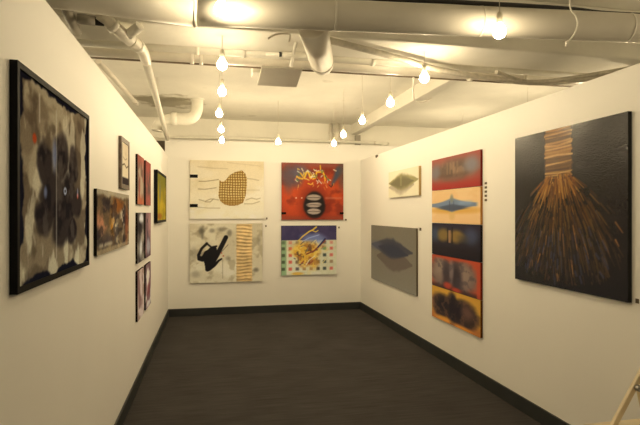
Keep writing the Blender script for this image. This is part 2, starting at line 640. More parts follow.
# ---- back wall, upper right: red with black oval
loc, rz, w, h = back(1.117, 2.120, -0.109, 0.796)
p = thing('painting', 'red orange painting with a black oval holding three grey lips', 'painting', loc, rz)
a = Art(w, h, 140, 126, (150, 54, 28), 4)
a.mix((190, 66, 26), a.ell(.5, .55, .62, .42, .6, .5))
a.mix((206, 78, 28), a.ell(.26, .58, .16, .2, .8, .6) * .7)
a.mix((200, 76, 28), a.ell(.80, .58, .13, .18, .8, .6) * .6)
a.mix((112, 36, 22), ss(.5, .72, a.fbm(6, 6)) * .6)
a.mix((150, 84, 70), (1 - ss(.03, .12, a.V)) * .7)
a.mix((84, 76, 84), a.ell(.15, .24, .15, .20, .5, .9) * .85)
a.mix((92, 90, 104), a.ell(.28, .16, .16, .10, .6, .9) * .8)
a.mix((104, 74, 70), a.ell(.10, .40, .07, .14, .6, .9) * .6)
a.mix((60, 74, 90), a.line([(.93, .12), (.88, .24), (.82, .36)], (.07, .025), .04) * .9)
a.mix((92, 78, 66), ss(.88, .97, a.U) * (1 - ss(.3, .6, a.V)) * .7)
a.mix((132, 62, 40), ss(.9, .98, a.V) * .6)
a.mix((110, 30, 16), a.ell(.52, .72, .25, .32, .5, .2) * .7)
a.mix((26, 18, 17), a.ell(.525, .74, .175, .235, .14, .1))
for cy, hh in ((.605, .05), (.735, .045), (.85, .048)):
    a.mix((166, 146, 122), a.ell(.515, cy, .115, hh, .2, .5) * .98)
    a.mix((74, 56, 48), a.line([(.41, cy + .005), (.5, cy - .004), (.62, cy + .006)], .006) * .8)
    a.mix((196, 172, 146), a.line([(.44, cy - .018), (.58, cy - .02)], .006) * .7)
Y1 = (236, 186, 42)
for pts, wd in (([(.36, .27), (.39, .18), (.42, .15), (.44, .2), (.46, .27)], .016), ([(.47, .24), (.52, .20), (.54, .26), (.5, .28)], .013),
                ([(.55, .25), (.56, .16), (.66, .15), (.69, .22), (.70, .30)], .014), ([(.62, .04), (.625, .11)], .010),
                ([(.24, .24), (.28, .27), (.33, .28)], .013), ([(.42, .36), (.47, .38), (.5, .35)], .009), ([(.30, .18), (.34, .24)], .011)):
    a.mix(Y1, a.line(pts, wd, .008) * .95)
for pts in ([(.32, .1), (.34, .14)], [(.53, .12), (.56, .14), (.6, .13)], [(.74, .28), (.79, .3)], [(.84, .11), (.88, .13)], [(.22, .3), (.25, .33)], [(.5, .17), (.53, .2)]):
    a.mix((232, 212, 172), a.line(pts, .009, .008) * .9)
a.mix((70, 110, 60), np.maximum(a.line([(.7, .22), (.76, .3)], .014), a.line([(.27, .2), (.3, .23)], .012)) * .8)
a.mix((36, 30, 30), np.maximum(a.line([(.53, .20), (.58, .30)], .008), a.line([(.76, .38), (.8, .42), (.82, .38)], .008)) * .8)
for _ in range(22):
    x, y = random.uniform(.22, .82), random.uniform(.10, .32)
    a.mix(random.choice([(236, 220, 170), (226, 196, 90), (90, 120, 70), (40, 34, 34), (206, 216, 190)]), a.line([(x, y), (x + random.uniform(-.03, .03), y + random.uniform(-.02, .06)), (x + random.uniform(-.01, .05), y + random.uniform(0, .05))], .008, .007) * .85)
for _ in range(26):
    x, y = random.uniform(.2, .85), random.uniform(.2, .45)
    a.mix(random.choice([(214, 150, 50), (232, 180, 90), (190, 70, 40), (222, 112, 40)]), a.line([(x, y), (x + random.uniform(-.03, .03), y + random.uniform(.01, .05))], .006) * .8)
a.mix((236, 196, 150), np.maximum(a.ell(.23, .615, .014, .014), a.ell(.32, .615, .012, .012)) * .8)
a.mix((206, 132, 96), a.rect(.7, .6, .98, .63, .02) * .5)
a.speck(.08)
canvas('canvas', a, a.albedo(BT, BM), w, h, 0, 0.03, lin((96, 34, 20)), paint_mat('paint_red_oval', .5, .3), p)
for xa, xb in ((-w / 2 - .003, -w / 2 + .07), (w / 2 - .06, w / 2 + .003)):
    zc = h / 2 - .885 * h
    MB().box((xa, -.037, zc - .016), (xb, -.029, zc + .018)).build('clip', M_frame, p)

# ---- back wall, lower right: purple band and grid of squares
loc, rz, w, h = back(1.112, 2.006, -0.984, -0.200)
p = thing('painting', 'painting with a purple top band, a grid of small squares and yellow splashes', 'painting', loc, rz)
a = Art(w, h, 140, 124, (204, 192, 148), 5)
a.mix((184, 172, 128), ss(.5, .7, a.fbm(5, 5)) * .5)
a.mix((66, 55, 78), 1 - ss(.285, .305, a.V))
a.mix((52, 46, 72), (1 - ss(.285, .305, a.V)) * ss(.5, .7, a.fbm(5, 3)) * .6)
a.mix((120, 130, 160), a.ell(.58, .27, .2, .10, .6, .8) * .8)
a.mix((84, 130, 70), a.rect(0, .3, .09, 1, .01) * .55)
colors = {0: (60, 66, 40), 1: (196, 70, 50), 2: (66, 58, 60), 5: (40, 34, 28), 6: (34, 46, 40), 7: (200, 84, 66)}
xsq = [.035, .16, .285, .41, .535, .66, .78, .905]
for iy, y in enumerate((.345, .465, .60, .735, .875)):
    for ix, x in enumerate(xsq):
        if ix in (3, 4) and iy < 4:
            continue
        c = colors.get(ix, (150, 110, 60))
        if ix == 7 and iy == 3:
            c = (140, 110, 70)
        if ix == 5 and iy < 3:
            continue
        if ix == 6 and iy == 1:
            c = (70, 130, 70)
        a.mix(c, a.rect(x - .030, y - .031, x + .030, y + .031, .014) * (.5 if iy == 0 else .8))
yl = np.clip(a.ell(.45, .50, .27, .17, .45, 1.1) + a.ell(.50, .68, .15, .2, .5, 1.1), 0, 1)
a.mix((208, 156, 48), yl * .95)
a.mix((228, 190, 84), ss(.52, .66, a.fbm(11, 11)) * yl * .8)
a.mix((158, 96, 40), ss(.54, .66, a.fbm(12, 12)) * yl * .8)
a.mix((92, 66, 42), ss(.60, .70, a.fbm(14, 12)) * yl * .8)
a.mix((206, 150, 40), a.ell(.28, .97, .1, .03, .5, .6) * .8)
for _ in range(26):
    x, y = random.uniform(.22, .75), random.uniform(.34, .85)
    a.mix(random.choice([(150, 66, 40), (226, 196, 110), (66, 54, 60), (214, 168, 60), (122, 130, 90)]), a.line([(x, y), (x + random.uniform(-.02, .08), y - random.uniform(-.02, .07))], .009, .008) * .8)
a.mix((214, 178, 62), a.line([(.30, .31), (.38, .22), (.5, .12), (.56, .09), (.63, .03)], (.009, .016)))
a.mix((214, 178, 62), a.line([(.55, .1), (.62, .13), (.66, .1)], .009))
a.mix((170, 180, 196), a.line([(.38, .32), (.5, .25), (.68, .19)], .008) * .7)
a.mix((128, 62, 40), a.line([(.45, .58), (.58, .52), (.7, .40), (.79, .29)], (.014, .018)))
a.mix((40, 46, 72), a.line([(.66, .44), (.72, .36), (.79, .27)], .014))
a.mix((150, 70, 44), np.maximum(a.line([(.46, .75), (.5, .78), (.56, .72)], .012), a.line([(.36, .76), (.4, .72)], .012)) * .9)
a.mix((226, 206, 160), a.line([(.44, .80), (.5, .7), (.6, .62)], .01) * .8)
a.speck(.08)
canvas('canvas', a, a.albedo(BM, BL), w, h, 0, 0.03, lin((96, 82, 60)), paint_mat('paint_purple_grid', .55, .3), p)

# ---- right wall, small pale one
loc, rz, w, h = right(6.589, 5.565, 0.206, 0.550)
p = thing('painting', 'small pale cream painting of a floating green grey lens shape', 'painting', loc, rz)
a = Art(w, h, 130, 50, (232, 214, 164), 6)


def lens(a, cx, cy, hw, hh, color, alpha, soft=.18, peak=None, skew=0.0):
    x = (a.U - cx) / hw
    prof = np.clip(1 - np.abs(x) ** 1.7, 0, 1) ** 1.35 + .07 * (np.abs(x) < .97)
    d = np.abs(a.V - cy - skew * x) / (hh * prof + 1e-3)
    a.mix(color, (1 - ss(1 - soft, 1 + soft, d + (a.fbm(9, 5, 3) - .5) * .5)) * (np.abs(x) < 1) * alpha)


lens(a, .44, .60, .44, .26, (176, 156, 118), .85, .4)
lens(a, .5, .44, .50, .27, (150, 136, 78), .9, .35)
lens(a, .46, .47, .40, .21, (108, 97, 64), .75, .6)
a.mix((196, 180, 110), a.rect(.42, .25, .47, .6, .03) * .35)
canvas('canvas', a, a.albedo(RT, RT), w, h, 0, 0.030, lin((180, 152, 104)), paint_mat('paint_pale_lens', .6, .15), p)

# ---- right wall, grey one
loc, rz, w, h = right(7.38, 5.66, -0.987, -0.182)
p = thing('painting', 'large grey painting of a floating blue diamond shape above its shadow', 'painting', loc, rz)
a = Art(w, h, 120, 110, (112, 99, 75), 7)
a.mix((112, 98, 72), ss(.5, .7, a.fbm(4, 4)) * .5)
lens(a, .54, .555, .40, .17, (88, 72, 56), .9, .2, skew=.01)
lens(a, .48, .365, .47, .145, (57, 53, 53), .95, .25, skew=.015)
a.mix((78, 75, 80), a.ell(.14, .36, .14, .07, .7) * .7)
lens(a, .52, .40, .34, .11, (44, 44, 50), .85, .5, skew=.03)
a.speck(.05)
canvas('canvas', a, a.albedo(RM, RL), w, h, 0, 0.020, lin((80, 66, 46)), paint_mat('paint_grey_diamond', .6, .15), p)

# ---- right wall: stack of five
ZB = [0.5775, 0.2425, -0.1075, -0.448, -0.788, -1.133]
YF, YN = 5.222, 4.196
DEP = 0.022


def stack(i, label, base, seed, edge, nx=130, ny=60):
    loc, rz, w, h = right(YF, YN, ZB[i + 1] + .002, ZB[i] - .002)
    p = thing('painting', label, 'painting', loc, rz, 'stacked column of five canvases on the right wall')
    a = Art(w, h, nx, ny, base, seed)
    return p, a, w, h


LT = [RT, (222, 200, 150), (212, 190, 140), (200, 176, 128), (188, 164, 118), (176, 152, 108)]
p, a, w, h = stack(0, 'red canvas with a smoky grey band, topmost of the five stacked canvases', (156, 56, 38), 10, None)
a.mix((160, 80, 58), (1 - ss(.05, .3, a.V)) * .6)
a.mix((136, 92, 68), a.ell(.5, .42, .62, .34, .6, .35) * .95)
a.mix((100, 78, 56), a.ell(.48, .44, .36, .28, .6, .5) * .95)
a.mix((150, 112, 78), ss(.5, .65, a.fbm(16, 4)) * a.ell(.48, .40, .34, .22, .6) * .6)
a.mix((118, 108, 98), a.ell(.09, .44, .10, .25, .7, .3) * .85)
a.mix((124, 114, 104), a.ell(.84, .36, .13, .22, .7, .3) * .9)
for x in (.36, .42, .5, .57):
    a.mix((160, 120, 78), a.rect(x - .012, .18, x + .012, .55, .02) * .5)
a.mix((92, 64, 44), a.rect(.15, .55, .8, .62, .07) * .5)
a.mix((158, 44, 34), ss(.72, .95, a.V) * .7)
canvas('canvas', a, a.albedo(LT[0], LT[1]), w, h, 0, DEP, lin((110, 24, 16)), paint_mat('paint_stack_red', .5, .1, spec=.1), p)

p, a, w, h = stack(1, 'light tan canvas with a blue spindle shape, second from top of the stacked canvases', (222, 174, 108), 11, None)
a.mix((230, 188, 124), ss(.5, .7, a.fbm(3, 3)) * .5)
a.mix((206, 150, 60), a.ell(.5, .62, .60, .09, .6) * .85)
a.mix((206, 160, 84), a.ell(.46, .74, .06, .16, .6) * .7)
x = np.abs(a.U - .46) / .52
prof = .04 + .17 * np.exp(-(x * 2.3) ** 1.3)
m = 1 - ss(.75, 1.15, np.abs(a.V - .46) / prof)
a.mix((112, 122, 126), m * (1 - ss(.85, 1, x)))
a.mix((70, 74, 78), (1 - ss(.4, 1, np.abs(a.V - .54) / (prof * .7))) * (1 - ss(.3, .8, x)) * .9)
a.mix((134, 148, 152), a.rect(.6, .36, .85, .46, .05) * .6)
a.mix((70, 72, 74), a.rect(.40, .34, .42, .62, .012) * .7)
a.mix((70, 72, 74), a.rect(.49, .34, .505, .62, .012) * .6)
a.mix((126, 124, 96), a.ell(.455, .28, .035, .12, .5) * .8)
canvas('canvas', a, a.albedo(LT[1], LT[2]), w, h, 0, DEP, lin((186, 132, 66)), paint_mat('paint_stack_tan', .5, .1, spec=.1), p)

p, a, w, h = stack(2, 'near black canvas with a twin ochre glow, in the middle of the stacked canvases', (36, 30, 32), 12, None)
a.mix((48, 42, 50), (1 - ss(.1, .5, a.V)) * .6)
a.mix((62, 74, 82), a.ell(.08, .36, .1, .2, .7) * .7)
a.mix((70, 76, 88), a.ell(.83, .34, .12, .2, .7) * .7)
a.mix((124, 96, 44), a.ell(.27, .36, .13, .19, .5, .35) * .95)
a.mix((132, 100, 44), a.ell(.55, .36, .14, .19, .5, .35) * .95)
a.mix((72, 62, 44), a.ell(.68, .42, .1, .12, .7) * .6)
a.mix((148, 108, 66), a.rect(.385, .2, .435, .58, .012) * .9)
a.mix((24, 18, 18), np.maximum(a.rect(.36, .12, .375, .6, .012), a.rect(.455, .1, .475, .6, .012)) * .9)
a.mix((30, 24, 24), ss(.6, .8, a.V) * .8)
canvas('canvas', a, a.albedo(LT[2], LT[3]), w, h, 0, DEP, lin((22, 17, 16)), paint_mat('paint_stack_black', .5, .1, spec=.1), p)

p, a, w, h = stack(3, 'orange red canvas with smoky grey twin clouds, fourth from top of the stacked canvases', (168, 66, 34), 13, None)
m = np.clip(a.ell(.20, .50, .22, .46, .4, .4) + a.ell(.72, .52, .22, .46, .4, .4) + a.ell(.46, .5, .25, .36, .5, .4), 0, 1)
a.mix((106, 84, 66), m * .97)
a.mix((142, 116, 86), a.ell(.17, .40, .11, .26, .8, .5) * .75)
a.mix((136, 108, 80), a.ell(.74, .42, .11, .28, .8, .5) * .75)
a.mix((58, 44, 40), a.ell(.34, .62, .08, .40, .6, .5) * .9)
a.mix((50, 38, 36), a.ell(.55, .60, .10, .44, .6, .5) * .9)
a.mix((122, 100, 82), a.ell(.45, .38, .045, .30, .6) * .7)
a.mix((60, 50, 46), ss(.5, .66, a.fbm(12, 6)) * m * .45)
a.mix((46, 32, 30), ss(.82, .98, a.V) * .8)
a.mix((176, 58, 34), np.maximum(a.ell(.36, .88, .08, .10, .6), a.ell(.55, .95, .09, .07, .6)) * .8)
a.mix((166, 62, 34), np.maximum(ss(.92, .96, a.U), 1 - ss(.04, .10, a.V)) * .85)
canvas('canvas', a, a.albedo(LT[3], LT[4]), w, h, 0, DEP, lin((110, 34, 20)), paint_mat('paint_stack_orange', .5, .1, spec=.1), p)

p, a, w, h = stack(4, 'ochre canvas with dark purple brown masses, lowest of the five stacked canvases', (178, 124, 40), 14, None)
a.mix((150, 82, 36), ss(.6, .9, a.V) * .8)
a.mix((122, 72, 46), a.ell(.08, .5, .1, .25, .6, .4) * .8)
m = np.clip(a.ell(.24, .54, .22, .36, .3, .5) + a.ell(.46, .50, .12, .45, .3, .4) + a.ell(.70, .56, .26, .37, .3, .5), 0, 1)
a.mix((52, 37, 28), m)
a.mix((34, 27, 26), np.maximum(a.ell(.26, .5, .13, .22, .6, .5), np.maximum(a.ell(.46, .5, .08, .40, .5, .4), a.ell(.60, .55, .10, .28, .6, .5))) * .9)
a.mix((112, 72, 50), a.ell(.76, .46, .10, .2, .8, .6) * .6)
a.mix((112, 72, 44), ss(.52, .68, a.fbm(12, 6)) * m * .45)
a.mix((200, 128, 40), a.ell(.28, .92, .16, .07, .6, .5) * .7)
a.mix((196, 116, 36), a.ell(.66, .98, .16, .07, .6, .5) * .7)
canvas('canvas', a, a.albedo(LT[4], LT[5]), w, h, 0, DEP, lin((96, 56, 20)), paint_mat('paint_stack_ochre', .5, .1, spec=.1), p)

# ---- right wall, big black one with the gold broom
loc, rz, w, h = right(3.657, 2.530, -0.525, 0.5955)
p = thing('painting', 'large black painting of a golden straw broom on the right wall', 'painting', loc, rz)
a = Art(w, h, 230, 240, (22, 18, 17), 20)
a.mix((30, 24, 22), ss(.45, .65, a.fbm(3, 16)) * .6)
a.mix((18, 15, 15), ss(.6, .95, a.V) * .5)
rg = random.Random(4)
# bound handle
a.mix((104, 68, 28), a.rect(.335, -.1, .575, .30, .012))
for k in range(34):
    y = -.01 + .31 * k / 33 + rg.uniform(-.006, .006)
    c = rg.choice([(164, 114, 50), (140, 92, 36), (196, 144, 72), (86, 54, 22), (106, 68, 26), (70, 44, 18)])
    a.mix(c, a.line([(.335 + rg.uniform(-.01, .01), y), (.45, y + rg.uniform(-.008, .01)), (.575 + rg.uniform(-.012, .01), y + rg.uniform(-.014, .008))], rg.uniform(.003, .006), .004) * .9)
a.mix((60, 36, 18), a.rect(.335, .255, .56, .265, .005) * .8)
# bristles, each a few broken dashes fanning out of the binding
for k in range(300):
    q = rg.uniform(-1, 1)
    sx = .455 + q * .105
    Lb = .68 - .13 * abs(q) ** 2.2 - rg.random() ** 3 * .25
    spread = q * .42 + rg.uniform(-.03, .03)

    def pt(f):
        e = f ** (1.25 if abs(q) < .6 else 1.05)
        return (sx + spread * e + q * .05 * math.sin(PI * min(1, f)), .29 + Lb * f ** .95)
    f = rg.uniform(0, .12) if rg.random() < .55 else rg.uniform(.1, .6)
    while f < 1:
        f1 = min(1, f + rg.uniform(.06, .24))
        fm = (f + f1) / 2
        c = np.array(rg.choice([(196, 122, 36), (164, 96, 28), (222, 152, 54), (128, 70, 24), (100, 54, 22), (86, 50, 26)]), float)
        dk = min(1, .12 + 1.25 * fm ** .8)
        c = c * (1 - .80 * dk) + np.array((34, 25, 19)) * .80 * dk
        if fm > .55 and rg.random() < .22:
            c = np.array(rg.choice([(52, 48, 50), (66, 44, 28), (132, 82, 36)]), float)
        j = rg.uniform(-.012, .012)
        p0, p1 = pt(f), pt(f1)
        a.mix(c, a.line([p0, (p1[0] + j, p1[1])], (.0055, .0032), .004) * rg.uniform(.6, .95))
        f = f1 + rg.uniform(.06, .6)
for k in range(70):
    q = rg.uniform(-1, 1)
    x, y = .455 + q * .42, rg.uniform(.66, .96) - abs(q) * .08
    a.mix(rg.choice([(52, 48, 54), (62, 42, 30), (44, 37, 38), (54, 52, 62)]), a.line([(x, y), (x + q * .03, y + rg.uniform(.02, .06))], .007, .007) * .6)
a.speck(.12)
o = canvas('canvas', a, a.albedo(RT, RL), w, h, 0, 0.026, (0.008, 0.007, 0.007), paint_mat('paint_black_gloss', .17, .30, (50, 50, 120), .28), p)

# ------------------------------------------------------------------ left wall
loc, rz, w, h = left(1.879, 2.888, -0.273, 0.512)
p = thing('painting', 'large black framed abstract of grey and beige smears', 'painting', loc, rz)
a = Art(w, h, 170, 150, (118, 100, 72), 30)
a.mix((160, 142, 106), ss(.44, .60, a.fbm(4, 5)) * .9)
a.mix((84, 68, 48), ss(.50, .64, a.fbm(6, 5)) * .8)
a.mix((188, 172, 134), ss(.54, .66, a.fbm(10, 4)) * .75)
lob = np.zeros_like(a.U)
for cx, cy, rx, ry in ((.30, .40, .10, .12), (.52, .33, .10, .13), (.72, .36, .09, .11), (.40, .55, .17, .14), (.62, .56, .15, .14), (.80, .60, .09, .11), (.52, .74, .13, .12), (.30, .68, .11, .11), (.70, .76, .09, .09)):
    lob = np.maximum(lob, a.ell(cx, cy, rx, ry, .22, .7))
a.mix((50, 41, 34), lob * .96)
a.mix((32, 26, 24), ss(.5, .68, a.fbm(9, 9)) * lob * .8)
a.mix((84, 70, 56), ss(.56, .70, a.fbm(10, 8)) * lob * .6)
edge = np.minimum(np.minimum(a.U, 1 - a.U), np.minimum(a.V, 1 - a.V) * 1.2) + (a.fbm(7, 7, 4) - .5) * .14
a.mix((24, 22, 26), 1 - ss(.022, .042, edge))
a.mix((196, 180, 148), a.rect(.22, .05, .235, .2, .008) * .6)
a.mix((186, 172, 142), a.rect(.44, .08, .455, .92, .006) * .45)
a.mix((170, 64, 28), a.ell(.17, .29, .022, .025, .4) * .9)
a.mix((190, 190, 200), (a.ell(.58, .53, .022, .022, .3) - a.ell(.58, .53, .012, .012, .3)) * .9)
a.mix((176, 70, 34), a.ell(.80, .55, .014, .018, .4) * .9)
a.mix((176, 178, 190), a.ell(.80, .53, .012, .03, .4) * .5)
a.mix((116, 122, 142), np.maximum(a.ell(.42, .34, .03, .08, .6, .5), a.ell(.30, .55, .02, .03, .6, .4)) * .7)
a.speck(.1)
canvas('canvas', a, a.albedo((212, 192, 146), (184, 160, 116)), w - .04, h - .04, 0.004, 0.019, (0.01, 0.01, 0.012), paint_mat('paint_grey_smears', .5, .4, spec=0.0), p)
o = frame(w, h, 0.025, 0.022, M_frame, p)
o['label'] = 'black frame'

loc, rz, w, h = left(3.104, 4.232, -0.245, 0.139)
p = thing('painting', 'wide brown abstract with ochre and white patches on the left wall', 'painting', loc, rz)
a = Art(w, h, 110, 70, (98, 78, 52), 31)
a.mix((142, 116, 74), ss(.45, .65, a.fbm(5, 3)) * .8)
a.mix((58, 48, 42), ss(.55, .7, a.fbm(5, 4)) * .8)
fl = ss(.38, .60, a.fbm(9, 4))
a.mix((176, 112, 34), a.ell(.42, .5, .09, .34, .6, 1.3) * (.35 + .65 * fl))
a.mix((206, 186, 140), a.ell(.53, .46, .09, .28, .6, 1.3) * (.25 + .75 * ss(.42, .6, a.fbm(10, 5))))
a.mix((186, 122, 80), a.ell(.13, .5, .13, .2, .6, 1.3) * ss(.4, .6, a.fbm(8, 6)) * .9)
a.mix((192, 172, 132), a.ell(.72, .5, .08, .3, .6, 1.3) * ss(.45, .6, a.fbm(10, 5)) * .8)
a.mix((146, 84, 32), a.ell(.56, .24, .16, .12, .6, 1.3) * .8)
a.mix((44, 36, 34), ss(.55, .66, a.fbm(10, 6)) * .6)
a.mix((180, 164, 128), (1 - ss(.06, .12, a.V + (a.fbm(8, 3) - .5) * .12)) * .8)
a.mix((70, 58, 50), a.ell(.3, .8, .12, .1, .6, .8) * .8)
a.mix((172, 152, 114), a.rect(.05, .84, .6, .90, .03) * ss(.4, .6, a.fbm(12, 4)) * .8)
a.mix((176, 150, 104), ss(.9, .95, a.V) * .6)
a.mix((130, 62, 36), a.ell(.9, .6, .06, .3, .6, .8) * .6)
a.speck(.12)
canvas('canvas', a, a.albedo((218, 198, 150), (196, 172, 126)), w, h, 0, 0.017, (0.012, 0.011, 0.010), paint_mat('paint_brown_patches', .55, .4, spec=0.0), p)

loc, rz, w, h = left(3.88, 4.239, 0.179, 0.555)
p = thing('painting', 'small upright dark framed picture with a pale sheet, highest on the left wall', 'painting', loc, rz)
a = Art(w - .06, h - .06, 50, 60, (216, 192, 146), 32)
a.mix((188, 162, 116), ss(.5, .7, a.fbm(4, 4)) * .6)
a.mix((92, 72, 50), a.line([(.1, .55), (.4, .5), (.7, .57), (.95, .52)], .02) * .8)
a.mix((120, 96, 66), a.line([(.2, .35), (.5, .4), (.8, .34)], .012) * .6)
a.mix((60, 48, 40), ss(.80, .84, a.V))
canvas('print', a, a.albedo(RT, RM), w - .06, h - .06, 0.003, 0.016, (0.02, 0.016, 0.012), paint_mat('paint_pale_sheet', .5, .1, spec=0.0), p)
frame(w, h, 0.021, 0.034, M_frameb, p)

# six small canvases in two columns of three
rows = [(0.078, 0.518), (-0.445, 0.003), (-0.955, -0.513)]
cols6 = [(4.70, 5.125), (5.25, 5.667)]
names = ['top', 'middle', 'bottom']
pal = [[(120, 92, 70), (150, 84, 64), (170, 148, 110)], [(124, 80, 62), (152, 86, 68), (96, 74, 58)],
       [(84, 72, 58), (150, 134, 104), (58, 48, 40)], [(128, 92, 80), (156, 114, 96), (84, 66, 60)],
       [(138, 108, 84), (176, 150, 124), (110, 78, 64)], [(110, 80, 70), (196, 176, 150), (72, 56, 54)]]
labels6 = [['small pink and beige canvas, nearer of the top pair on the left wall',
            'small rose red canvas, farther of the top pair on the left wall'],
           ['small dark canvas with a white streak, nearer of the middle pair on left wall',
            'small mauve brown canvas, farther one of the middle pair on the left wall'],
           ['small tan and brown canvas, nearer one of the bottom pair on the left wall',
            'small brown canvas with pale patch, farther of the bottom pair on left wall']]
Mp = paint_mat('paint_small_canvases', .5, .3, spec=0.0)
for r, (za, zb) in enumerate(rows):
    for c, (ya, yb) in enumerate(cols6):
        loc, rz, w, h = left(ya, yb, za, zb)
        p = thing('painting', labels6[r][c], 'painting', loc, rz, 'six small canvases in two columns on the left wall')
        b0, b1, b2 = pal[r * 2 + c]
        a = Art(w, h, 50, 60, b0, 40 + r * 2 + c)
        a.mix(b1, ss(.45, .65, a.fbm(3, 4)) * .9)
        a.mix(b2, ss(.5, .68, a.fbm(4, 3)) * .9)
        if (r, c) == (0, 0):
            a.mix((170, 88, 66), (1 - ss(.05, .3, a.V)) * .7)
            a.mix((170, 90, 50), ss(.75, .95, a.V) * .7)
        if (r, c) == (0, 1):
            a.mix((166, 80, 62), (1 - ss(.1, .4, a.V)) * .7)
            a.mix((150, 76, 56), ss(.6, .9, a.V) * .5)
        if (r, c) == (1, 0):
            a.mix((206, 196, 172), a.ell(.55, .12, .3, .1, .5, .6) * .9)
            a.mix((46, 38, 32), a.ell(.4, .3, .35, .12, .5, .6) * .8)
            a.mix((196, 186, 160), a.ell(.5, .72, .2, .16, .6, .6) * .8)
        if (r, c) == (1, 1):
            a.mix((150, 138, 128), a.ell(.5, .75, .35, .16, .5, .5) * .8)
        if (r, c) == (2, 1):
            a.mix((206, 190, 160), a.ell(.4, .3, .22, .2, .5, .6) * .9)
            a.mix((112, 52, 42), a.ell(.5, .6, .3, .16, .5, .6) * .7)
            a.mix((186, 170, 144), a.ell(.5, .93, .4, .06, .5, .5) * .7)
        a.speck(.12)
        alb = a.albedo((222, 202, 154), (202, 180, 132)) if r == 0 else a.albedo((204, 182, 134), (190, 166, 120)) if r == 1 else a.albedo((188, 164, 118), (172, 148, 104))
        canvas('canvas', a, alb, w, h, 0, 0.017, (0.014, 0.012, 0.011), Mp, p)

loc, rz, w, h = left(6.10, 7.22, -0.117, 0.498)
p = thing('painting', 'yellow green painting in a deep black frame at the far end of the left wall', 'painting', loc, rz)
a = Art(w - .06, h - .06, 70, 70, (158, 130, 34), 33)
a.mix((132, 114, 38), ss(.4, .6, a.fbm(4, 4)) * .8)
a.mix((178, 144, 40), ss(.5, .7, a.fbm(5, 3)) * .8)
a.mix((104, 100, 42), (1 - ss(.1, .45, a.V)) * .7)
a.mix((96, 98, 70), a.ell(.3, .4, .12, .2, .6, .7) * .6)
a.mix((142, 84, 34), a.ell(.2, .92, .3, .06, .6, .7) * .8)
a.speck(.1)
canvas('canvas', a, a.albedo((220, 200, 150), (200, 178, 130)), w - .06, h - .06, 0.006, 0.036, (0.01, 0.01, 0.01), paint_mat('paint_yellow_green', .5, .3, spec=0.0), p)
frame(w, h, 0.040, 0.031, M_frame, p)


# ------------------------------------------------------------------ small labels on the walls
def wall_tag(loc, rz, w, h, label, group=None):
    o = MB().box((-w / 2, -.004, -h / 2), (w / 2, 0, h / 2)).build('wall_label', M_tag)
    o.location = loc
    o.rotation_euler = (0, 0, rz)
    tag(o, label, 'label', group)
    return o


wall_tag((0.885, BY, H0 - 0.086), 0, .022, .028, 'tiny dark label right of the netted patch painting at its lower corner')
wall_tag((0.872, BY, H0 - 0.204), 0, .022, .028, 'tiny dark label right of the black gesture painting at its upper corner')
wall_tag((2.170, BY, H0 - 0.109), 0, .024, .028, 'tiny dark label right of the red painting with the black oval')
wall_tag((2.055, BY, H0 - 0.235), 0, .024, .028, 'tiny dark label right of the purple topped grid painting')
wall_tag((RX, 5.585, H0 - 0.190), -PI / 2, .05, .034, 'tiny dark label beside the grey blue diamond painting')
place = ['topmost', 'second from top', 'middle one', 'second from bottom', 'lowest']
for k in range(5):
    wall_tag((RX, 4.14, H0 + 0.266 - k * 0.0375), -PI / 2, .034, .020, '%s in a column of five tiny dark labels right of the stacked canvases' % place[k], 'column of tiny labels by the stacked canvases')
wall_tag((RX, 2.49, H0 - 0.509), -PI / 2, .022, .026, 'small dark label right of the golden broom painting')
# small dark clip at the top of the back corner
o = MB().box((-.03, -.02, -.02), (.03, 0, -.01)).box((-.03, -.02, -.045), (-.018, 0, -.02)).box((.014, -.02, -.035), (.03, 0, -.02)).build('wall_clip', M_dark)
o.location = (RX, 7.15, SIDE_TOP + 0.0)
o.rotation_euler = (0, 0, -PI / 2)
tag(o, 'small dark clip on the top edge of the right wall near the back corner', 'clip')


# ------------------------------------------------------------------ pendant bulbs
BZ = H0 + 0.955
prof = [(.0125, .036), (.016, .027), (.023, .017), (.029, .007), (.0315, -.002), (.0315, -.010), (.029, -.022), (.022, -.032), (.012, -.038), (.003, -.040)]


def bulb_parts(root, ztop, m=M_bulb):
    o = MB().lathe(prof).build('glass_bulb', m, root)
    o['label'] = 'glowing bare glass bulb'
    MB().lathe([(.004, .092), (.012, .086), (.0145, .078), (.0145, .036), (.0125, .034)]).build('socket', M_sock, root)
    c = MB().tube([(0, 0, .088), (0, 0, ztop)], .0018, 8).build('cord', M_cord, root)
    return root


BULBS = [                                     # x, y, height above the camera, what sets it apart
    (.056, 2.40, .950, 'nearest bulb of left row, glaring on the duct'),
    (.082, 3.32, .955, 'second bulb of left row, under the cross beam'),
    (.100, 4.06, .955, 'third bulb of left row, below the pipes'),
    (.095, 4.96, .955, 'fourth bulb of left row from the front'),
    (.135, 5.90, .955, 'fifth bulb of left row from the front'),
    (.165, 6.78, .955, 'last bulb of left row, above the netted painting'),
    (1.395, 2.262, .898, 'nearest bulb of right row, glaring on the duct'),
    (1.478, 3.345, .955, 'second bulb of right row, under the cross beam'),
    (1.525, 4.16, .955, 'third bulb of right row, beside the narrow beam'),
    (1.540, 5.03, .955, 'fourth bulb of right row from the front'),
    (1.590, 5.97, .955, 'fifth bulb of right row from the front'),
    (1.665, 6.76, .955, 'last bulb of right row, above the red painting'),
    (.90, 6.76, .955, 'single bulb between the rows, over the gap between paintings'),
]
for (x, y, z, lab) in BULBS:
    top = 1.135 if 3.19 < y < 3.6 else 1.5
    r = thing('pendant_bulb', 'bare lit bulb, ' + lab, 'light bulb', (x, y, H0 + z), 0, 'bare bulbs hanging from the ceiling')
    bulb_parts(r, top - z, M_bulb_low if y < 2.5 else M_bulb_mid if x < .12 else M_bulb)
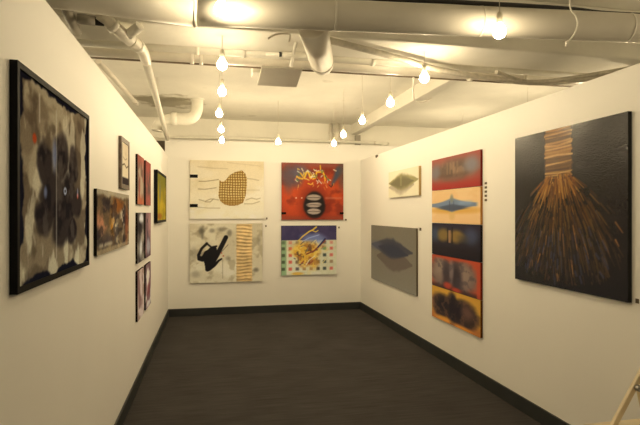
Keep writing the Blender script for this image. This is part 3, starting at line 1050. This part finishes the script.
# unseen lamps added beyond the side walls to brighten ceiling and fill the room
for k, (x, y) in enumerate([(3.3, 1.9), (3.7, 3.9), (3.7, 5.4), (3.7, 7.0), (-1.9, 4.2), (-1.9, 6.2)]):
    r = thing('pendant_bulb', 'lit bulb added as unseen fill light behind the %s wall' % ('right' if x > 0 else 'left'), 'light bulb', (x, y, H0 + .955), 0, 'bulbs added as fill light beyond the %s wall' % ('right' if x > 0 else 'left'))
    bulb_parts(r, 1.5 - .955, M_bulb_side)

# two unseen lamps added around the viewpoint to brighten near walls and duct
for (x, y) in ((1.0, .25), (1.0, -.9)):
    r = thing('pendant_bulb', 'lit bulb added near the viewpoint as fill light, outside the picture', 'light bulb', (x, y, H0 + .955), 0, 'bulbs added as fill light near the viewpoint')
    bulb_parts(r, 1.5 - .955, M_bulb_mid)

# ------------------------------------------------------------------ main round duct
r = thing('round_duct', 'thick round cream duct crossing the whole ceiling nearest the camera', 'duct')
DZ = H0 + 1.0


def duct_pt(x):
    return Vector((x, 2.57 - .105 * x, DZ)) if x >= -.065 else Vector((x, 2.577 + .18 * (x + .065), DZ))


MB().tube([duct_pt(x) for x in (-.065, .5, 1, 1.6, 2.2, 3, 4, 5.5)], .076, 40).build('duct_section', M_duct, r)
MB().tube([duct_pt(x) for x in (-2.6, -1.8, -.9, -.5, -.07)], [.086, .086, .086, .085, .083], 40).build('duct_section', M_duct, r)
for x in (.62, 1.38, 2.2):
    d = Vector((.995, -.1, 0)) * .006
    MB().tube([duct_pt(x) - d, duct_pt(x) + d], .0775, 40).build('seam_band', M_duct, r)
d = Vector((.995, -.02, 0)) * .008
MB().tube([duct_pt(-.066) - d, duct_pt(-.066) + d], .0855, 40).build('flange', M_pipew, r)
for x in (-.6, .95, 3.4):
    q = duct_pt(x)
    MB().box((q.x - .01, q.y - .004, q.z + .06), (q.x + .01, q.y + .004, CEIL)).build('hanger', M_pipe, r)

# branch duct
r = thing('branch_duct', 'short round cream branch duct running back from the large duct', 'duct')
A, B = at(312, 22, 2.62), at(321.5, 60, 3.34)
dr = (B - A).normalized()
MB().tube([A, B], .080, 36).build('duct_section', M_duct2, r)
MB().tube([B - dr * .012, B + dr * .012], .084, 36).build('collar', M_duct2, r)
MB().tube([B + dr * .012, B + dr * .10], [.080, .074], 36).build('outlet', M_duct2, r)

# pipes along the beam
def straight_pipe(name, label, pts, rad, m, clamps=(), cat='pipe', seg=18, clamp_name='clamp'):
    r = thing(name, label, cat)
    run = MB().tube(pts, rad, seg).build('pipe_run', m, r)
    a0, b0 = Vector(pts[0]), Vector(pts[-1])
    dd = (b0 - a0).normalized()
    for f in clamps:
        c = a0.lerp(b0, f)
        MB().tube([c - dd * .014, c + dd * .014], rad * 1.22, seg).build(clamp_name, m, run)
    return r


r = straight_pipe('ceiling_pipe', 'cream pipe along the back face of the cross beam, nearer of the pair', [(-2.4, 3.66, H0 + 1.145), (5.6, 3.66, H0 + 1.145)], .034, M_pipew, (.29, .33, .45))
r = straight_pipe('ceiling_pipe', 'thicker cream pipe behind the cross beam, farther of the pair', [(-2.4, 3.80, H0 + 1.135), (5.6, 3.80, H0 + 1.135)], .047, M_pipe, (.285, .293, .56, .62))
straight_pipe('conduit', 'thin dark rod drawn as the shadow line under the far cross pipe', [(-2.4, 3.875, H0 + 1.105), (5.6, 3.875, H0 + 1.105)], .011, M_shadow_rod)  # dark rod stands in for the shadow line beneath the pipes
r = thing('conduit', 'thin white fitting pipe between the grey panel and the branch duct', 'pipe')
MB().tube([at(266, 53, 3.5), at(306, 54.5, 3.5)], .014, 12).build('pipe_run', M_pipew, r)
MB().tube([at(279, 53.3, 3.5), at(281.5, 53.4, 3.5)], .017, 12).build('coupling', M_black, r)
MB().tube([at(283, 53.4, 3.5), at(304, 54.2, 3.5)], .019, 12).build('sleeve', M_pipew, r)

# flexible hose sagging under the beam
pts = smooth([(.70, 3.14, H0 + 1.10), at(360, 47, 3.24), at(400, 57.5, 3.36), at(440, 69, 3.50), at(490, 77, 3.60), at(540, 82, 3.62), at(600, 76, 3.4), at(700, 60, 3.3)], 6)
o = MB().tube(pts, .021, 14).build('flexible_hose', M_rust)
tag(o, 'sagging weathered hose slanting under the cross beam to the right', 'hose')
pts = smooth([at(496, 71, 3.42), at(520, 79.5, 3.52), at(540, 80.5, 3.5), at(575, 76.5, 3.4), at(660, 62, 3.3)], 6)
o = MB().tube(pts, .016, 12).build('flexible_hose', M_rust)
tag(o, 'thinner weathered hose bundled above the right wall beside the sagging hose', 'hose')

# grey hanging panel
r = thing('ceiling_panel', 'square grey metal panel hanging level below the cross pipes', 'panel')
c4 = [at(261.5, 67.5, 3.73), at(302.5, 69, 3.73), at(296.5, 86.5, 4.25), at(257.5, 84, 4.25)]
z0 = sum(c.z for c in c4) / 4
MB().prism([(c.x, c.y) for c in c4], z0, z0 + .018).build('panel_plate', M_panel, r, bevel=.003)
MB().box((.33, 3.92, z0 + .018), (.52, 4.1, z0 + .10)).build('junction_box', M_pipew, r)
for x, y in ((.40, 4.0), (.60, 4.1)):
    MB().tube([(x, y, z0 + .01), (x, y, CEIL)], .006, 8).build('hanger_rod', M_pipe, r)
o = MB().tube([at(299, 27, 3.22), at(291, 65, 3.62)], .011, 10).build('strut', M_pipew)
tag(o, 'thin slanted white strut beside the branch duct', 'rod')
pts = smooth([at(268, 38, 3.15), at(276, 33.5, 3.15), at(288, 33, 3.15), at(290, 36, 3.15), at(289, 41, 3.15)], 5)
o = MB().tube(pts, .006, 8).build('cable_loop', M_pipe)
tag(o, 'small grey loop of cable under the beam left of the branch duct', 'cable')

# waste pipe with tee and elbow, left
r = thing('waste_pipe', 'cream pipe with a tee and elbow running back along the left wall top', 'pipe')
e0 = at(141, 48, 3.45)
MB().tube(smooth([at(131, 40, 3.3), at(138, 45, 3.38), at(143, 51, 3.5), at(146, 60, 3.75)], 6), [.036] * 19, 18).build('elbow', M_pipe, r)
MB().tube([at(146, 60, 3.75), at(167.5, 138, 7.85)], .029, 18).build('pipe_run', M_pipew, r)
MB().tube([at(100, 13, 3.12), at(131.5, 40.5, 3.3)], .036, 18).build('tee_body', M_pipe, r)
for q in (at(150, 75, 4.55), at(158, 105, 5.9)):
    MB().tube([q, (q.x, q.y, CEIL)], .004, 8).build('hanger_rod', M_pipe, r)
a1, b1 = at(111, 23, 3.18), at(115, 26.5, 3.2)
MB().tube([a1, b1], .042, 18).build('coupling', M_pipew, r)
MB().tube([at(126, 36, 3.27), at(140, 25, 3.2)], .03, 16).build('branch', M_pipew, r)
a1, b1 = at(136.5, 43.5, 3.36), at(139, 46, 3.4)
MB().tube([a1, b1], .041, 18).build('coupling', M_pipew, r)

c = at(68, 12, 3.1)
o = MB().tube([(c.x - .02, c.y - .05, CEIL), c, at(76.5, 31, 3.3)], .030, 16).build('pipe_stub', M_panel)
tag(o, 'short grey pipe stub poking down over the near left wall', 'pipe')
r = thing('vent_sleeve', 'sleeve coloured dark for its shade, lying beside the grey stub at upper left', 'duct')
MB().tube([at(77, 17.5, 3.13), at(95, 20, 3.15)], .028, 18).build('sleeve', M_grey, r)  # darker grey puts the shade on this sleeve into its colour
MB().tube([at(95, 20, 3.15), at(104, 21, 3.16)], .024, 18).build('mouth', M_black, r)  # black end piece stands in for the shade inside the opening
straight_pipe('ceiling_pipe', 'thin cream pipe peeking over the left wall top', [at(98, 60, 4.5), at(137, 103, 6.4)], .023, M_pipe, (.93,))

# drain elbow
r = thing('drain_pipe', 'white trapped drain pipe bending down from the ceiling at far left', 'pipe')
pts = smooth([at(157, 130, 6.9), at(158.5, 124, 6.9), at(164, 119.5, 6.9), at(172, 117.5, 6.9)], 6)
MB().tube(pts, .072, 20).build('bend', M_pipew, r)
MB().tube([at(171, 117.5, 6.9), at(177, 117.8, 6.9)], .086, 20).build('coupling', M_pipew, r)
pts = smooth([at(176, 117.8, 6.9), at(186, 118, 6.9), at(193.5, 115.5, 6.9), at(197, 108, 6.9), at(197.5, 97, 6.9)], 6)
MB().tube(pts, .076, 20).build('bend', M_pipew, r)
c = at(197.5, 99.5, 6.9)
MB().tube([(c.x, c.y, c.z), (c.x, c.y, c.z + .06)], .09, 20).build('collar', M_pipew, r)

# pipes on the rear wall
PZ = H0 + 1.185
r = thing('rear_pipe', 'cream pipe running level above the back wall', 'pipe')
MB().tube(smooth([(-.95, 8.24, PZ - .01), (.5, 8.24, PZ), (2.80, 8.24, PZ), (2.86, 8.24, PZ - .04), (2.865, 8.24, PZ - .14)], 6), .024, 14).build('pipe_run', M_pipew, r)
MB().tube([(2.72, 8.24, PZ), (2.76, 8.24, PZ)], .031, 14).build('coupling', M_pipe, r)
for x, rad, lab in ((1.99, .026, 'thin upright cream pipe on the rear wall, left of a thicker one'), (2.09, .05, 'thicker upright cream pipe on the rear wall above the red painting')):
    straight_pipe('rear_pipe', lab, [(x, 8.349 - rad, PZ - .3), (x, 8.349 - rad, CEIL)], rad, M_pipe, (.75,))
o = MB().box((2.42, 8.268, PZ - .12), (2.50, 8.349, PZ + .13)).build('pipe_bracket', M_grey)
tag(o, 'dark grey bracket behind the level pipe near the right back corner', 'bracket')
# dark brown box put in for the dark area past the back wall
r = thing('dark_box', 'dark brown box put in for the dark area past the left end of the back wall', 'box')
MB().box((-.99, 8.12, H0 + .80), (-.66, 8.35, H0 + 1.10)).build('body', M_dark, r)
MB().box((-1.0, 8.10, H0 + 1.10), (-.65, 8.33, H0 + 1.125)).build('lid', M_pipe, r)

# small hook conduit
o = MB().tube(smooth([at(413.5, 76.5, 3.80), at(413.6, 96, 3.95), at(417, 100.5, 4.3), at(424, 100.5, 4.5), at(431, 98, 4.75)], 5), .0075, 8).build('hook_conduit', M_pipe)
tag(o, 'thin hooked conduit dropping beside the narrow ceiling beam', 'pipe')

# black cable and white wire on the duct
pts = smooth([(.5, 2.53, H0 + 1.088), at(430, 0, 2.44), at(480, 2.5, 2.405), at(530, 5.5, 2.375), at(575, 9, 2.35), at(600, 12.5, 2.33), at(640, 15, 2.30), at(720, 20, 2.22)], 6)
o = MB().tube(pts, [.010 + .008 * i / (len(pts) - 1) for i in range(len(pts))], 10).build('black_cable', M_black)
tag(o, 'black cable lying along the top of the large round duct', 'cable')
r = thing('white_wire', 'thin white wire looping in front of the large duct at right', 'wire')
c = at(570, -14, 2.15)
pts = smooth([(c.x, c.y, CEIL), c, at(570, 2, 2.15), at(571, 9, 2.15), at(576, 15, 2.15), at(577.5, 25, 2.15), at(573, 35, 2.15), at(567, 41, 2.15)], 6)
wire = MB().tube(pts, .0035, 8).build('wire', M_pipew, r)
c = at(567, 43, 2.15)
MB().tube([c + Vector((0, 0, .012)), c - Vector((0, 0, .012))], .008, 10).build('plug', M_pipe, wire)

# ------------------------------------------------------------------ folding chair, bottom right
r = thing('folding_chair', 'cream wooden folding chair by the right wall, cut off by the lower corner', 'chair', (2.0, 2.05, 0))
sx0, sx1, sy0, sy1, sz = -.145, .27, -.23, .255, .466
poly = []
rad = .07
for cx, cy, a0 in ((sx1 - .02, sy1 - .02, 0), (sx0 + rad, sy1 - rad, 90), (sx0 + rad, sy0 + rad, 180), (sx1 - .02, sy0 + .02, 270)):
    rr = rad if cx < 0 else .02
    for k in range(7):
        an = math.radians(a0 + 15 * k)
        poly.append((cx + rr * math.cos(an), cy + rr * math.sin(an)))
MB().prism(poly, sz - .022, sz).build('seat', M_wood, r, bevel=.005)


def bar(p0, p1, wx, wy):
    p0, p1 = Vector(p0), Vector(p1)
    d = p1 - p0
    rot = d.to_track_quat('Z', 'Y').to_matrix()
    m = MB()
    m.box((-wx / 2, -wy / 2, 0), (wx / 2, wy / 2, d.length), rot, p0)
    return m


for y in (sy1 - .045, sy0 + .045):
    bar((-.258, y, 0), (.349, y, .92), .022, .030).build('back_post', M_wood, r, bevel=.004)
    yy = y - .03 if y > 0 else y + .03
    bar((.345, yy, 0), (.175, yy, .66), .024, .022).build('rear_leg', M_wood, r, bevel=.004)
    MB().tube([(.178, y - (.044 if y > 0 else -.014), .655), (.178, y - (.014 if y > 0 else -.044), .655)], .016, 14).build('hinge', M_steel, r)
for f in (.70, .80, .90):
    bar((-.258 + .607 * f / .92, sy0 + .05, f), (-.258 + .607 * f / .92, sy1 - .05, f), .012, .05).build('back_slat', M_wood, r, bevel=.003)
bar((-.20, sy0 + .05, .12), (-.20, sy1 - .05, .12), .02, .02).build('stretcher', M_wood, r)
bar((.30, sy0 + .08, .12), (.30, sy1 - .08, .12), .02, .02).build('stretcher', M_wood, r)

# ------------------------------------------------------------------ camera, world, view
cam = bpy.data.cameras.new('camera')
cam.sensor_width = 36
cam.lens = F / 640 * 36
cam.shift_y = 0.5 / 640
cam.clip_start = 0.05
co = bpy.data.objects.new('camera', cam)
co.location = (0, 0, H0)
co.rotation_euler = (PI / 2, 0, -TH)
COL.objects.link(co)
scene.camera = co

wd = bpy.data.worlds.new('world')
wd.use_nodes = True
bg = wd.node_tree.nodes['Background']
bg.inputs['Color'].default_value = (1.0, 0.8, 0.55, 1)
bg.inputs['Strength'].default_value = 0.02
scene.world = wd
vs = scene.view_settings
vs.view_transform = 'Standard'
vs.look = 'None'
vs.gamma = 1
vs.use_curve_mapping = False
vs.exposure = -0.04
scene.cycles.max_bounces = 8
scene.cycles.diffuse_bounces = 6
scene.cycles.sample_clamp_indirect = 6
scene.cycles.use_denoising = True
